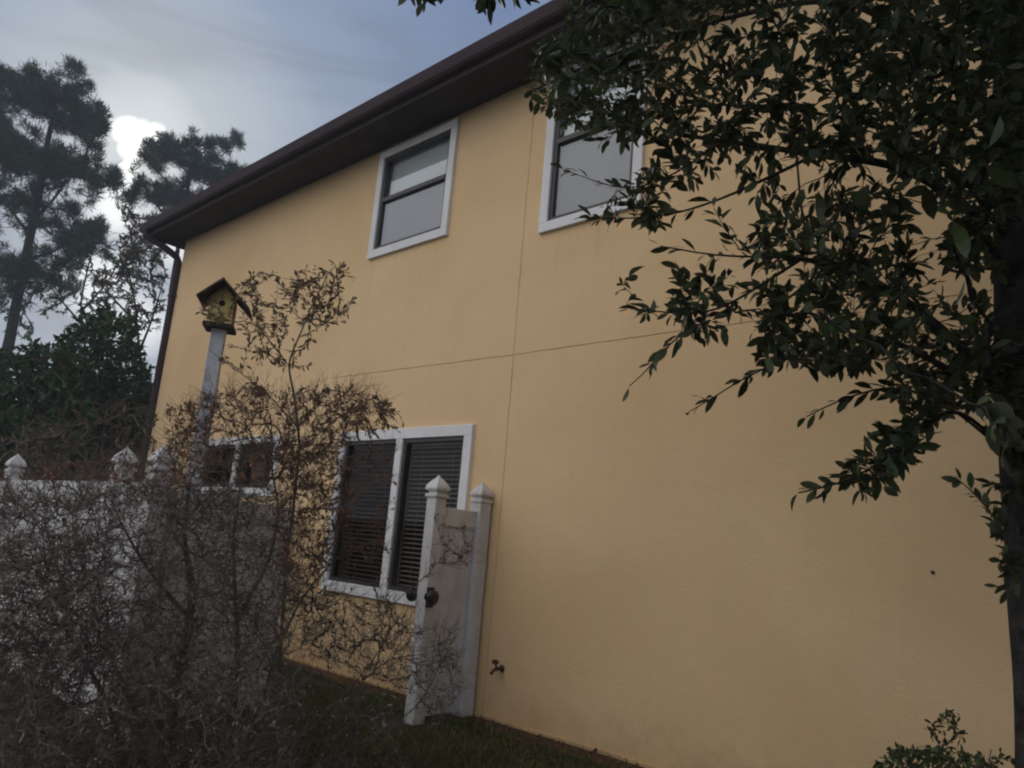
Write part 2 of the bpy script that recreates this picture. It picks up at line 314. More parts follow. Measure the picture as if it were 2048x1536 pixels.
def window(key, kind):
    x0, x1, z0, z1 = W[key]; t = TR[key]
    b = MB(); d0, d1 = -.035, .002
    b.box(x0, x1, d0, d1, z1 - t, z1); b.box(x0, x1, d0, d1, z0, z0 + t)
    b.box(x0, x0 + t, d0, d1, z0 + t + .0005, z1 - t - .0005); b.box(x1 - t, x1, d0, d1, z0 + t + .0005, z1 - t - .0005)
    if kind == 'double': xm = -5.60; b.box(xm - .045, xm + .045, d0, .10, z0 + t + .0005, z1 - t - .0005)
    if kind == 'small': xm = -8.62; b.box(xm - .05, xm + .05, d0, .10, z0 + t + .0005, z1 - t - .0005)
    w = b.build('window', M['trim'], house, bevel=.004)
    a, c, e, f = x0 + t, x1 - t, z0 + t, z1 - t
    cols = [(a, c)] if kind in ('hung',) else [(a, xm - (.045 if kind == 'double' else .05)), (xm + (.045 if kind == 'double' else .05), c)]
    for (p, q) in cols:
        b = MB(); s = .035; y0, y1 = -.012, .045
        b.box(p, q, y0, y1, f - s, f); b.box(p, q, y0, y1, e, e + s); b.box(p, p + s, y0, y1, e + s, f - s); b.box(q - s, q, y0, y1, e + s, f - s)
        if kind == 'hung':
            zm = 4.65 if key == 'upper1' else 4.56
            b.box(p + s, q - s, y0 - .008, y1, zm - .022, zm + .022)
        b.build('frame', M['dark_frame'], w)
        if kind == 'hung':
            g = MB(); g.face([(p + s, .026, zm + .022), (q - s, .026, zm + .022), (q - s, .026, f - s), (p + s, .026, f - s)]); g.build('pane', M['glass'], w)
            g = MB(); g.face([(p + s, .010, e + s), (q - s, .010, e + s), (q - s, .010, zm - .022), (p + s, .010, zm - .022)]); g.build('pane', M['glass'], w)
            g = MB(); g.box(p + .01, q - .01, .075, .079, zm + .024, f - .01); g.build('shade', M['blind'], w)
            g = MB(); g.box(p + .01, q - .01, .060, .064, e + .005, zm + .01); g.build('shade', M['screen_blind'], w)
        else:
            g = MB(); g.face([(p + s, .022, e + s), (q - s, .022, e + s), (q - s, .022, f - s), (p + s, .022, f - s)]); g.build('pane', M['screened' if p > -6 else 'screened2'], w)
            if kind == 'double':
                g = MB(); z = e + .05
                while z < f - .04:
                    g.add([(p + .04, .062, z - .005), (q - .04, .062, z - .005), (q - .04, .085, z + .003), (p + .04, .085, z + .003),
                           (p + .04, .063, z - .008), (q - .04, .063, z - .008), (q - .04, .086, z + .0), (p + .04, .086, z + .0)],
                          [(0, 1, 2, 3), (7, 6, 5, 4), (0, 4, 5, 1), (2, 6, 7, 3), (1, 5, 6, 2), (0, 3, 7, 4)])
                    z += .040
                for cx in (p + .2, q - .2): g.tube([(cx, .060, e + .03), (cx, .060, f - .02)], .0012, 4)
                g.box(p + .03, q - .03, .058, .095, f - .055, f - .02)
                g.build('blind', M['slat'], w)
    if kind == 'small':   # a half-drawn pale curtain and a round white ornament on the sill
        g = MB(); n = 40; xs = np.linspace(xm + .10, xm + .42, n); yy = .15 + .02 * np.sin(xs * 60)
        g.add(np.concatenate([np.stack([xs, yy, np.full(n, e + .02)], 1), np.stack([xs, yy, np.full(n, f - .16)], 1)]), [(i, i + 1, i + n + 1, i + n) for i in range(n - 1)])
        g.build('curtain', M['blind'], w, smooth=True)
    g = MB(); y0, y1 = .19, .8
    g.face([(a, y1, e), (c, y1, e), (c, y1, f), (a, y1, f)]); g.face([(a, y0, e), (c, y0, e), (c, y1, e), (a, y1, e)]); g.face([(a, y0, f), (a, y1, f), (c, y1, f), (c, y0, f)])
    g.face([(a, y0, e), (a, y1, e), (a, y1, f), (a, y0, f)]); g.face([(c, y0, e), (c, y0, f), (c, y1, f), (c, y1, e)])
    g.build('painted_dark_interior', M['dark'], w)  # near-black box, the darkness of the unlit room put into its colour
for k_, kd_ in (('upper1', 'hung'), ('upper2', 'hung'), ('lower', 'double'), ('small', 'small')): window(k_, kd_)
# eave: soffit, fascia, ogee gutter, hip roof
OV = .42; EX0, EX1, EY0, EY1 = HX0 - .30, HX1 + OV, -OV, HY1 + OV
b = MB()
b.box(EX0, EX1, EY0, -.002, SZ, SZ + .02); b.box(EX0, HX0 - .002, 0, EY1, SZ, SZ + .02)
b.build('soffit', M['soffit'], house)
b = MB(); b.box(EX0 - .022, EX1, EY0 - .022, EY0 - .002, SZ - .03, SZ + .17); b.box(EX0 - .022, EX0 - .002, EY0 - .0015, EY1, SZ - .03, SZ + .17)
b.build('fascia', M['fascia'], house, bevel=.003)
b = MB()
prof = [(EY0 - .024, .155), (EY0 - .024, .035), (EY0 - .085, .03), (EY0 - .105, .05), (EY0 - .112, .10), (EY0 - .116, .135), (EY0 - .117, .158), (EY0 - .110, .158), (EY0 - .108, .135), (EY0 - .104, .10), (EY0 - .097, .055), (EY0 - .08, .037), (EY0 - .03, .042)]
nP = len(prof); V = [(x, y, SZ + z) for x in (EX0 - .08, EX1) for y, z in prof]
b.add(V, [(i, i + 1, i + 1 + nP, i + nP) for i in range(nP - 1)])
b.add([V[i] for i in range(7)], [list(range(7))])
b.build('gutter', M['fascia'], house)
b = MB(); zr = SZ + .175; run = (EY1 - EY0) / 2; zt = zr + run * .36; e2 = .06
p1, p2, p3, p4 = (EX0 - e2, EY0 - e2, zr), (EX1 + e2, EY0 - e2, zr), (EX1 + e2, EY1 + e2, zr), (EX0 - e2, EY1 + e2, zr)
r1, r2 = (EX0 + run, (EY0 + EY1) / 2, zt), (EX1 - run, (EY0 + EY1) / 2, zt)
b.add([p1, p2, p3, p4, r1, r2], [(0, 1, 5, 4), (2, 3, 4, 5)]); b.add([p1, p4, r1], [(0, 2, 1)]); b.add([p2, p3, r2], [(0, 1, 2)])
d = np.array([0, 0, -.02]); b.add([p1, p2, p3, p4], [(3, 2, 1, 0)])
b.box(EX0 - e2 - .01, EX1 + e2 + .01, EY0 - e2 - .012, EY0 - e2 - .001, zr - .022, zr + .012); b.box(EX0 - e2 - .012, EX0 - e2 - .001, EY0 - e2, EY1 + e2, zr - .022, zr + .012)
b.build('roof', M['shingle'], house)
# downspout with its elbows at the far corner
b = MB()
P = np.array([(EX0 + .05, EY0 - .06, SZ + .03), (EX0 + .05, EY0 - .06, SZ - .04), (HX0 - .12, EY0 + .14, SZ - .14), (HX0 - .06, -.07, SZ - .26), (HX0 - .05, -.035, SZ - .33), (HX0 - .05, -.03, SZ - .45), (HX0 - .05, -.03, 2.5), (HX0 - .05, -.03, .15), (HX0 - .10, -.08, .06), (HX0 - .20, -.18, .03)])
b.tube(P, .050, 8); ds_ = b.build('downspout', M['fascia'], house, smooth=True)
for z in (4.4, 2.6, .9):
    b = MB(); b.box(HX0 - .105, HX0 + .03, -.085, -.001, z, z + .03); b.build('strap', M['fascia'], ds_)
# garden tap
tp = MB(); tx, tz = -4.13, .38
tp.tube([(tx, .0, tz), (tx, -.05, tz), (tx, -.085, tz - .005), (tx - .005, -.11, tz - .035)], [.012, .014, .013, .013], 8)
tp.tube([(tx, -.0, tz), (tx, -.006, tz)], .026, 12); tp.tube([(tx, -.06, tz), (tx, -.075, tz + .045)], .007, 6)
tap = tp.build('garden_tap', M['brass'], house, smooth=True)
tp = MB(); a = np.linspace(0, 2 * math.pi, 13); tp.tube(np.stack([tx + .028 * np.cos(a), -.077 + .028 * np.sin(a) * .3, tz + .048 + .028 * np.sin(a) * .4], 1), .006, 6)
tp.box(tx - .026, tx + .026, -.081, -.073, tz + .044, tz + .052); tp.build('tap_handle', M['brass'], tap)
tp = MB(); tp.tube([(-1.22, .0, 1.31), (-1.22, -.006, 1.31)], .010, 10); tp.build('wall_hole_disc', M['black'], house)  # black disc standing in for a small dark hole in the wall

# ---------------------------------------------------------------- fence and gates
def cap_mesh(cx, cy, z, s=1.0):
    b = MB(); w = .064 * s
    b.prof(cx, cy, [(w * .96, z), (w, z + .006), (w, z + .022), (w * .70, z + .030), (w * .66, z + .040), (w * .80, z + .046), (w * 1.02, z + .054), (w * 1.06, z + .066), (w * .98, z + .084), (w * .80, z + .104), (w * .58, z + .122), (w * .32, z + .140), (w * .15, z + .153), (w * .02, z + .168)])
    return b
def post(cx, cy, top, parent, w=.058):
    b = MB(); b.box(cx - w, cx + w, cy - w, cy + w, -.05, top - .150)
    p = b.build('post', M['vinyl'], parent, bevel=.006)
    cap_mesh(cx, cy, top - .150).build('post_cap', M['vinyl'], p, bevel=.002)
    return p
def panel(p0, p1, z0, z1, parent, name='panel', rails=True, board=.15):
    """tongue and groove boards between two points, with top and bottom rail"""
    p0 = np.array(p0, float); p1 = np.array(p1, float); L_ = np.linalg.norm(p1 - p0); u = (p1 - p0) / L_; n = np.array([-u[1], u[0]])
    b = MB(); k = max(1, int(round(L_ / board))); w = L_ / k; th = .011
    def bx(b, s0, s1, t, za, zb):
        q = [p0 + u * s0 - n * t, p0 + u * s1 - n * t, p0 + u * s1 + n * t, p0 + u * s0 + n * t]
        V = [(*c, z) for z in (za, zb) for c in q]
        b.add(V, [(3, 2, 1, 0), (4, 5, 6, 7), (0, 1, 5, 4), (1, 2, 6, 5), (2, 3, 7, 6), (3, 0, 4, 7)])
    for i in range(k): bx(b, i * w + .003, (i + 1) * w - .003, th, z0 + .05, z1 - .05)
    bx(b, .001, L_ - .001, th - .004, z0 + .051, z1 - .051)
    b.build(name, M['vinyl'], parent)
    for za, zb in ((z1 - .14, z1), (z0, z0 + .14)):
        b = MB(); bx(b, .0, L_, .022, za, zb); b.build('rail', M['vinyl'], parent, bevel=.004)
gx = -4.42
gate = empty('side_gate', (0, 0, 0)); tag(gate, 'narrow white vinyl gate panel with two pointed posts against the house wall', 'gate')
post(gx, -.085, 1.72, gate); pb = post(gx + .01, -.555, 1.715, gate, .052)
panel((gx, -.143), (gx + .01, -.503), .04, 1.50, gate, board=.36)
for s in (-1, 1):
    b = MB(); cx = gx + .01 + s * .052; cy = -.597; cz = .86
    a = np.linspace(0, 1, 6)
    b.tube([(cx, cy, cz), (cx + s * .012, cy, cz), (cx + s * .02, cy, cz)], [.03, .03, .012], 12)
    b.tube([(cx + s * .02, cy, cz), (cx + s * .035, cy, cz), (cx + s * .05, cy, cz), (cx + s * .07, cy, cz), (cx + s * .085, cy, cz)], [.014, .034, .05, .052, .034], 14)
    b.box(cx - .004 if s > 0 else cx - .006, cx + .006 if s > 0 else cx + .004, cy - .008, cy + .06, cz - .075, cz + .065)
    b.build('latch_knob', M['black'], gate, smooth=False)
fence = empty('vinyl_fence', (0, 0, 0)); tag(fence, 'long white vinyl privacy fence with pointed post caps behind the bare shrub', 'fence')
fy = -2.40; PX = [-4.87, -5.47, -7.95, -10.4, -12.9]
for x in PX: post(x, fy, 1.68, fence)
for a_, c_ in zip(PX[:-1], PX[1:]): panel((c_ + .058, fy), (a_ - .058, fy), .05, 1.46, fence)
leaf = empty('open_gate', (0, 0, 0)); tag(leaf, 'white vinyl board gate leaf standing ajar beside the fence post', 'gate')
panel((-4.90, -2.32), (-5.02, -1.36), .06, 1.40, leaf, board=.16)

# ---------------------------------------------------------------- birdhouse on its post
bh = empty('birdhouse', (0, 0, 0)); tag(bh, 'mossy yellow birdhouse with dark peaked roof on top of a white post', 'birdhouse')
base = at(440, 652, 5.35); tpos = base.copy()
def local_build(b, name, mt, parent, bevel=0):
    return b.build(name, mt, parent, bevel=bevel)
fwd = -(RW @ np.array([-.30, 0, 1.]))[:2]; ang = math.atan2(fwd[1], fwd[0]) + math.pi / 2 - R_(4)
hd = empty('dummy'); bpy.data.objects.remove(hd)
bh.location = tuple(tpos); bh.rotation_euler = (0, 0, ang)
w_, d_, h_ = .080, .078, .180
b = MB()   # body with gables (local: front faces -y)
pk = h_ + .09
b.add([(-w_, -d_, 0), (w_, -d_, 0), (w_, -d_, h_), (0, -d_, pk), (-w_, -d_, h_)], [(0, 1, 2, 3, 4)])
b.add([(-w_, d_, 0), (w_, d_, 0), (w_, d_, h_), (0, d_, pk), (-w_, d_, h_)], [(4, 3, 2, 1, 0)])
b.add([(-w_, -d_, 0), (-w_, d_, 0), (-w_, d_, h_), (-w_, -d_, h_)], [(3, 2, 1, 0)])
b.add([(-w_, -d_, 0), (w_, -d_, 0), (w_, d_, 0), (-w_, d_, 0)], [(3, 2, 1, 0)])
b.build('body', M['yellow'], bh)
b = MB(); b.add([(w_, -d_, 0), (w_, d_, 0), (w_, d_, h_), (w_, -d_, h_)], [(0, 1, 2, 3)]); b.build('side_board', M['brown_paint'], bh)
b = MB(); b.tube([(0, -d_ - .002, h_ * .78), (0, -d_ - .004, h_ * .78)], .022, 14); b.build('painted_hole_disc', M['dark'], bh)  # near-black disc painting in the darkness of an entrance hole
b = MB(); b.tube([(0, -d_, h_ * .42), (0, -d_ - .06, h_ * .42)], .006, 8); b.build('perch', M['old_wood'], bh)
for s, ln in ((-1, .200), (1, .255)):
    b = MB(); th = .014; dx, dz = s * .72, -.69; nx, nz = s * .69, .72
    yA, yB = -d_ - .11, d_ + .05; top = np.array([0 if s > 0 else -.0, pk + .004])
    q = [(top[0], top[1]), (top[0] + dx * ln, top[1] + dz * ln), (top[0] + dx * ln + nx * th, top[1] + dz * ln + nz * th), (top[0], top[1] + th * 1.4)]
    V = [(x, y, z) for y in (yA, yB) for x, z in q]
    b.add(V, [(0, 1, 2, 3), (7, 6, 5, 4), (0, 4, 5, 1), (1, 5, 6, 2), (2, 6, 7, 3), (3, 7, 4, 0)])
    b.build('roof_board', M['old_wood'], bh)
b = MB(); b.box(-w_ - .018, w_ + .018, -d_ - .03, d_ + .03, -.028, -.001); b.build('floor_board', M['old_wood'], bh)
b = MB(); b.box(-.045, .045, -.045, .045, -tpos[2], -.029); b.build('post', M['pole'], bh, bevel=.004)

# ---------------------------------------------------------------- plants
LEAF = np.array([(0, 0), (.10, .10), (.32, .40), (.58, .5), (.82, .33), (1, 0), (.82, -.33), (.58, -.5), (.32, -.40), (.10, -.10)])
LF = [(0, 1, 9), (1, 2, 8, 9), (2, 3, 7, 8), (3, 4, 6, 7), (4, 5, 6)]
def unit(a): return a / (np.linalg.norm(a, axis=-1, keepdims=True) + 1e-9)
def leaves(b, pos, d, nrm, ln, wd, curl=.25, simple=False):
    """many leaves at once; simple = four-cornered"""
    if not len(pos): return
    d = unit(d); s = unit(np.cross(d, nrm)); n = np.cross(s, d)
    T = np.array([(0, 0), (.5, .5), (1, 0), (.5, -.5)]) if simple else LEAF
    ln = np.asarray(ln)[:, None, None]; wd = np.asarray(wd)[:, None, None]; u = T[:, 0][None, :, None]; v = T[:, 1][None, :, None]
    cu = (curl * rng.uniform(-.4, 1.6, len(pos)))[:, None, None]
    V = pos[:, None] + d[:, None] * u * ln + s[:, None] * v * wd + n[:, None] * (-cu * u ** 2 * ln + .35 * np.abs(v) * wd)
    k = len(T); off = (np.arange(len(pos)) * k)[:, None]
    if simple:
        b.add(V.reshape(-1, 3), off + np.array([0, 1, 2, 3])); return
    base = b.n; b.v.append(V.reshape(-1, 3)); b.n += V.shape[0] * k
    for f in LF:
        q = (off + np.array(f) + base); b.fl.append(q.ravel()); b.fs.append(np.full(len(q), len(f)))
def inpoly(P, poly):
    x, y = P[:, 0], P[:, 1]; r = np.zeros(len(P), bool); j = len(poly) - 1
    for i in range(len(poly)):
        xi, yi = poly[i]; xj, yj = poly[j]
        c = ((yi > y) != (yj > y)) & (x < (xj - xi) * (y - yi) / (yj - yi + 1e-9) + xi); r ^= c; j = i
    return r
def sample(poly, n, d0, d1):
    a = np.array(poly, float); lo = a.min(0); hi = a.max(0); out = []; c = 0
    while c < n:
        P = rng.uniform(lo, hi, (n * 3, 2)); P = P[inpoly(P, poly)][:n - c]; out.append(P); c += len(P)
    P = np.concatenate(out); D = rng.uniform(d0, d1, len(P))
    return np.array([at(p[0], p[1], q) for p, q in zip(P, D)])
def resample(P, step):
    P = np.asarray(P, float); s = np.r_[0, np.cumsum(np.linalg.norm(np.diff(P, axis=0), axis=1))]
    n = max(2, int(s[-1] / step) + 1); t = np.linspace(0, s[-1], n)
    return np.stack([np.interp(t, s, P[:, i]) for i in range(3)], 1)
def smooth(P, it=2):
    P = np.asarray(P, float)
    for _ in range(it): P[1:-1] = .25 * P[:-2] + .5 * P[1:-1] + .25 * P[2:]
    return P
def grow(skel, targets, step=.06, jit=.012, r_tip=.0012, r_gain=2.2, maxr=None, sag=0.0, lead=.55):
    """skel: list of (points, radii). Each target is reached from the nearest twig already there.
    returns chains [(P, r)], and tip data (positions, directions, chain index)"""
    pos = []; par = []; fixed = []; chains = []
    for P, r in skel:
        Q = resample(P, step); rr = np.interp(np.linspace(0, 1, len(Q)), np.linspace(0, 1, len(r)), r)
        Q = smooth(Q + jit * .5 * rng.standard_normal(Q.shape) * (np.arange(len(Q)) > 0)[:, None])
        if pos:
            A = np.array(pos); k = int(np.argmin(((A - Q[0]) ** 2).sum(1)))
            if ((A[k] - Q[0]) ** 2).sum() > 9: k = -1
        else: k = -1
        ids = []
        for i, q in enumerate(Q):
            par.append(k if i == 0 else len(pos) - 1); pos.append(q); fixed.append(rr[i]); ids.append(len(pos) - 1)
        chains.append(ids)
    ns = len(pos); T = np.asarray(targets)
    cap = ns + 60 * (len(T) + 1); A = np.zeros((cap, 3)); A[:ns] = pos; n = ns
    DR = np.zeros((cap, 3)); 
    for i in range(ns):
        if par[i] >= 0: DR[i] = A[i] - A[par[i]]
    DR = unit(DR)
    if len(T):
        d0 = np.array([((A[:ns] - t) ** 2).sum(1).min() for t in T]); T = T[np.argsort(d0)]
    tips = []
    for t in T:
        v = t - A[:n]; d = np.linalg.norm(v, axis=1) + 1e-6; cosb = (v * DR[:n]).sum(1) / d
        k = int(np.argmin(d * (1.25 - .45 * cosb)))
        D = d[k]; m_ = max(2, int(D / step) + 1)
        if m_ > 55: continue
        tt = np.linspace(0, 1, m_ + 1)[1:, None]
        c1 = A[k] + DR[k] * D * lead * .6 + rng.standard_normal(3) * D * .06; c2 = t - (t - A[k]) * .3 + rng.standard_normal(3) * D * .10 + np.array([0, 0, -sag * D])
        Q = (1 - tt) ** 3 * A[k] + 3 * (1 - tt) ** 2 * tt * c1 + 3 * (1 - tt) * tt ** 2 * c2 + tt ** 3 * t
        Q = Q + jit * rng.standard_normal(Q.shape)
        ids = [k]
        for i, q in enumerate(Q):
            par.append(ids[-1]); A[n] = q; DR[n] = unit(q - A[ids[-1]]); ids.append(n); n += 1
        chains.append(ids); tips.append(len(chains) - 1)
    A = A[:n]; w = np.zeros(n); leaf_ = np.ones(n, bool)
    for i in range(n):
        if par[i] >= 0: leaf_[par[i]] = False
    w[leaf_] = r_tip ** r_gain
    for i in range(n - 1, -1, -1):
        if par[i] >= 0: w[par[i]] += w[i] * 1.0
    rad = w ** (1 / r_gain)
    for i in range(ns): rad[i] = fixed[i]
    if maxr: rad = np.minimum(rad, np.maximum(maxr, 0)) if np.isscalar(maxr) else rad
    res = []
    for c in chains:
        rr = rad[c].copy()
        if c[0] < ns and len(c) > 1 and c[-1] >= ns: rr[0] = rr[1]
        elif len(c) > 1 and c[-1] >= ns: rr[0] = min(rr[0], rr[1] * 1.3)
        res.append((A[c], rr))
    return res, tips
def spray(chains, idx, per_m, ln, wd, b, spread=.9, tail=.22, simple=False, droop=.1, curl=.25, petiole=.004):
    """leaves set alternately along the last stretch of each twig"""
    PP, DD = [], []
    for i in idx:
        P = chains[i][0]; seg = np.linalg.norm(np.diff(P, axis=0), axis=1); s = np.r_[0, np.cumsum(seg)]; L_ = s[-1]
        if L_ < .01: continue
        a = max(0, L_ - tail); n = max(2, rng.poisson(per_m * (L_ - a)) + 1)
        t = np.sort(rng.uniform(a, L_, n)); t[-1] = L_
        Q = np.stack([np.interp(t, s, P[:, j]) for j in range(3)], 1); k = np.clip(np.searchsorted(s, t) - 1, 0, len(P) - 2)
        T = unit(P[k + 1] - P[k]); PP.append(Q); DD.append(T)
    if not PP: return
    P = np.concatenate(PP); T = np.concatenate(DD); n = len(P)
    rnd = unit(rng.standard_normal((n, 3))); side = unit(np.cross(T, rnd))
    sp = rng.uniform(.45, 1.25, n)[:, None] * spread
    d = unit(T + side * sp + np.array([0, 0, -droop])); nr = unit(rng.standard_normal((n, 3)) * .7 + np.array([0, 0, 1.]))
    s_ = rng.uniform(.45, 1.3, n)
    leaves(b, P + d * petiole, d, nr, ln * s_, wd * s_ * rng.uniform(.8, 1.15, n), curl, simple)
def twiglets(chains, idx, per_m, ln, tail=9.):
    out = []
    for i in idx:
        P, r = chains[i]
        seg = np.linalg.norm(np.diff(P, axis=0), axis=1); s = np.r_[0, np.cumsum(seg)]
        n = rng.poisson(per_m * min(s[-1], tail))
        for t in rng.uniform(max(0, s[-1] - tail), s[-1], n):
            k = min(int(np.searchsorted(s, t)) - 1, len(P) - 2); k = max(k, 0); q = P[k] + (P[k + 1] - P[k]) * ((t - s[k]) / (seg[k] + 1e-9))
            T = unit(P[k + 1] - P[k]); d = unit(T * .8 + unit(np.cross(T, rng.standard_normal(3))) * rng.uniform(.5, 1.2) + [0, 0, .55]); l_ = ln * rng.uniform(.4, 1.3)
            e = unit(d + .35 * rng.standard_normal(3)); rr = min(float(np.interp(t, s, r)) * .8, .0015)
            out.append((np.array([q, q + d * l_ * .5, q + d * l_ * .5 + e * l_ * .5]), np.array([rr, rr * .85, rr * .6])))
    return out
def tubes(b, chains, k=4, rmin=0.0, big=6):
    for P, r in chains:
        if len(P) < 2: continue
        b.tube(P, np.maximum(r, rmin), big if r.max() > .012 else k, cap=r.max() > .01)

# ---- the near tree on the right
def lin(pts): return [at(*p) for p in pts]
tr = empty('broadleaf_tree', (-.36, -1.85, 0)); tag(tr, 'dark glossy leaved tree hanging over the wall from its trunk at the right edge', 'tree')
tb = at(2072, 1000, 2.35)[:2]
zs = np.array([-.05, .05, .25, .8, 1.4, 2.0, 2.5, 3.1, 3.7, 4.3]); trunkP = np.stack([tb[0] + .012 * np.sin(zs * 2.3), tb[1] + .01 * np.cos(zs * 1.9), zs], 1)
top = trunkP[-1]
def tk(z): return np.array([np.interp(z, zs, trunkP[:, 0]), np.interp(z, zs, trunkP[:, 1]), z])
skel = [(trunkP, [.13, .105, .092, .085, .08, .075, .072, .062, .05, .035])]
def br(pts, r0, r1, z0):
    skel.append((smooth(np.array([tk(z0)] + lin(pts)), 1), [r0, (r0 + r1) / 2, r1]))
br([(1950, 345, 2.3), (1800, 338, 2.35), (1660, 308, 2.4), (1560, 296, 2.5), (1430, 288, 2.6), (1340, 262, 2.7)], .018, .006, 2.15)
br([(1940, 300, 2.4), (1780, 255, 2.5), (1600, 210, 2.7), (1450, 205, 2.9), (1330, 215, 3.0)], .012, .004, 2.3)
br([(1900, 640, 2.1), (1760, 560, 2.15), (1680, 520, 2.2), (1600, 520, 2.25)], .015, .007, 1.75)
br([(1900, 700, 2.3), (1760, 640, 2.4), (1640, 690, 2.5), (1560, 720, 2.5)], .014, .006, 1.65)
br([(1900, 50, 2.5), (1700, -30, 2.7), (1540, 5, 2.9), (1400, 60, 3.0), (1250, 90, 3.1), (1130, 150, 3.2), (1070, 180, 3.2)], .018, .004, 2.6)
br([(1980, -60, 2.3), (1700, -250, 2.3), (1400, -160, 2.4), (1200, -60, 2.5), (1100, -10, 2.5)], .02, .005, 2.8)
br([(1700, -400, 2.2), (1300, -330, 2.2), (1000, -160, 2.1), (900, -60, 2.1), (850, -20, 2.1)], .02, .003, 3.1)
br([(1960, 800, 2.1), (1900, 790, 2.1), (1840, 845, 2.1), (1760, 930, 2.15), (1700, 975, 2.2), (1600, 988, 2.2)], .008, .0022, 1.5)
br([(1860, 750, 2.3), (1780, 765, 2.3), (1690, 790, 2.35), (1612, 832, 2.4)], .006, .002, 1.6)
br([(1985, 1010, 2.6), (1950, 985, 2.7), (1915, 955, 2.75)], .005, .002, 1.2)
def sub(pts, r0, r1): skel.append((smooth(np.array(lin(pts)), 1), [r0, r1]))
sub([(1640, 303, 2.42), (1550, 352, 2.4), (1480, 385, 2.4), (1400, 412, 2.4), (1330, 436, 2.45), (1250, 440, 2.5), (1170, 436, 2.5)], .006, .0018)
sub([(1700, 530, 2.2), (1600, 500, 2.2), (1540, 525, 2.2), (1460, 512, 2.2), (1390, 508, 2.25), (1320, 492, 2.3)], .005, .002)
sub([(1600, 520, 2.25), (1520, 560, 2.25), (1460, 625, 2.3), (1400, 640, 2.3), (1320, 620, 2.35), (1258, 618, 2.35)], .005, .002)
sub([(1420, 640, 2.3), (1360, 645, 2.3), (1335, 700, 2.3), (1290, 745, 2.3), (1258, 772, 2.3)], .003, .0015)
sub([(1560, 720, 2.5), (1500, 745, 2.4), (1440, 790, 2.35), (1378, 826, 2.3)], .004, .0015)
sub([(1430, 288, 2.6), (1380, 330, 2.6), (1310, 385, 2.6), (1240, 390, 2.6), (1130, 340, 2.6)], .004, .0012)
sub([(1620, 500, 2.2), (1580, 400, 2.3), (1610, 300, 2.4), (1570, 180, 2.5), (1560, 60, 2.6)], .004, .0015)
sub([(1480, 500, 2.2), (1425, 420, 2.3)], .002, .001)
T = [
    sample([(1050, 190), (1080, 90), (1160, -20), (1560, -20), (1420, 45), (1340, 110), (1320, 230), (1240, 290), (1130, 240)], 338, 2.5, 3.5),
    sample([(1130, 240), (1330, 200), (1480, 230), (1430, 340), (1300, 320), (1250, 260)], 56, 2.4, 3.0),
    sample([(1300, 330), (1330, 470), (1260, 430), (1200, 420), (1280, 370)], 31, 2.4, 2.7),
    sample([(1270, 330), (1380, 300), (1400, 370), (1320, 400)], 17, 2.4, 2.8),
    sample([(1340, 130), (1520, 90), (1620, 180), (1500, 270), (1360, 250)], 49, 2.4, 3.0),
    sample([(1480, -10), (1620, -10), (1630, 120), (1560, 130)], 31, 2.3, 2.9),
    sample([(1640, -10), (1800, -10), (1800, 320), (1700, 290), (1660, 180)], 150, 2.0, 3.0),
    sample([(1780, -10), (2060, -10), (2060, 420), (1900, 420), (1790, 330)], 413, 1.7, 3.0),
    sample([(1560, 200), (1700, 240), (1720, 330), (1600, 330)], 36, 2.2, 2.7),
    sample([(1500, 450), (1640, 390), (1800, 380), (1860, 560), (1980, 600), (2000, 780), (1880, 740), (1700, 720), (1540, 690), (1510, 560)], 283, 1.8, 2.8),
    sample([(1880, 430), (1990, 420), (1990, 560), (1900, 560)], 41, 1.9, 2.6),
    sample([(1490, 620), (1640, 640), (1780, 720), (1640, 740), (1540, 720)], 66, 2.1, 2.6),
    sample([(1330, 500), (1480, 560), (1470, 650), (1400, 680), (1360, 620)], 19, 2.2, 2.5),
    sample([(1780, 740), (1960, 740), (1960, 810), (1850, 830), (1770, 800)], 61, 2.0, 2.6),
    sample([(1680, 960), (1780, 850), (1860, 830), (1830, 900), (1750, 975)], 75, 2.05, 2.3),
    sample([(1920, 700), (2048, 700), (2048, 860), (1990, 860)], 49, 1.9, 2.4),
    sample([(1985, 960), (2048, 960), (2048, 1180), (2000, 1180)], 41, 2.2, 2.8),
    sample([(1240, 560), (1330, 590), (1480, 560), (1470, 650), (1380, 690), (1330, 640), (1250, 640)], 18, 2.2, 2.5),
    sample([(1340, 60), (1480, 40), (1640, 60), (1650, 300), (1480, 330), (1340, 260)], 105, 2.3, 2.9),
    sample([(1480, 270), (1700, 330), (1680, 400), (1480, 420)], 18, 2.2, 2.7),
    sample([(800, -60), (1100, -60), (1060, 5), (900, -8), (820, 12)], 36, 1.9, 2.4),
]
shade_crown = rng.standard_normal((3400, 3)); shade_crown = unit(shade_crown) * rng.uniform(.2, 1, 3400)[:, None] ** .5 * np.array([2.8, 2.8, 2.5]) + np.array([.6, -3.1, 3.6])  # out-of-view crown growth added to shade the lower right wall
q = pxof(shade_crown); keep = (q[:, 2] < .1) | (q[:, 0] > 2120) | (q[:, 1] < -150); shade_crown = shade_crown[keep]; shade_crown = shade_crown[(shade_crown[:, 2] > 1.0) & (shade_crown[:, 1] < -.15) & (np.linalg.norm(shade_crown - CAM, axis=1) > .9)]
T = np.concatenate(T + [shade_crown]); T = T[T[:, 1] < -.12]
ch, tips = grow(skel, T, step=.05, jit=.006, r_tip=.0011, sag=-.03)
b = MB(); tubes(b, ch[:1], 10, big=14)
for_trunk = b.build('trunk', M['bark'], None, smooth=True); 
b = MB(); tubes(b, ch[1:], 4)
limbs = b.build('branches', M['bark'], None, smooth=True)
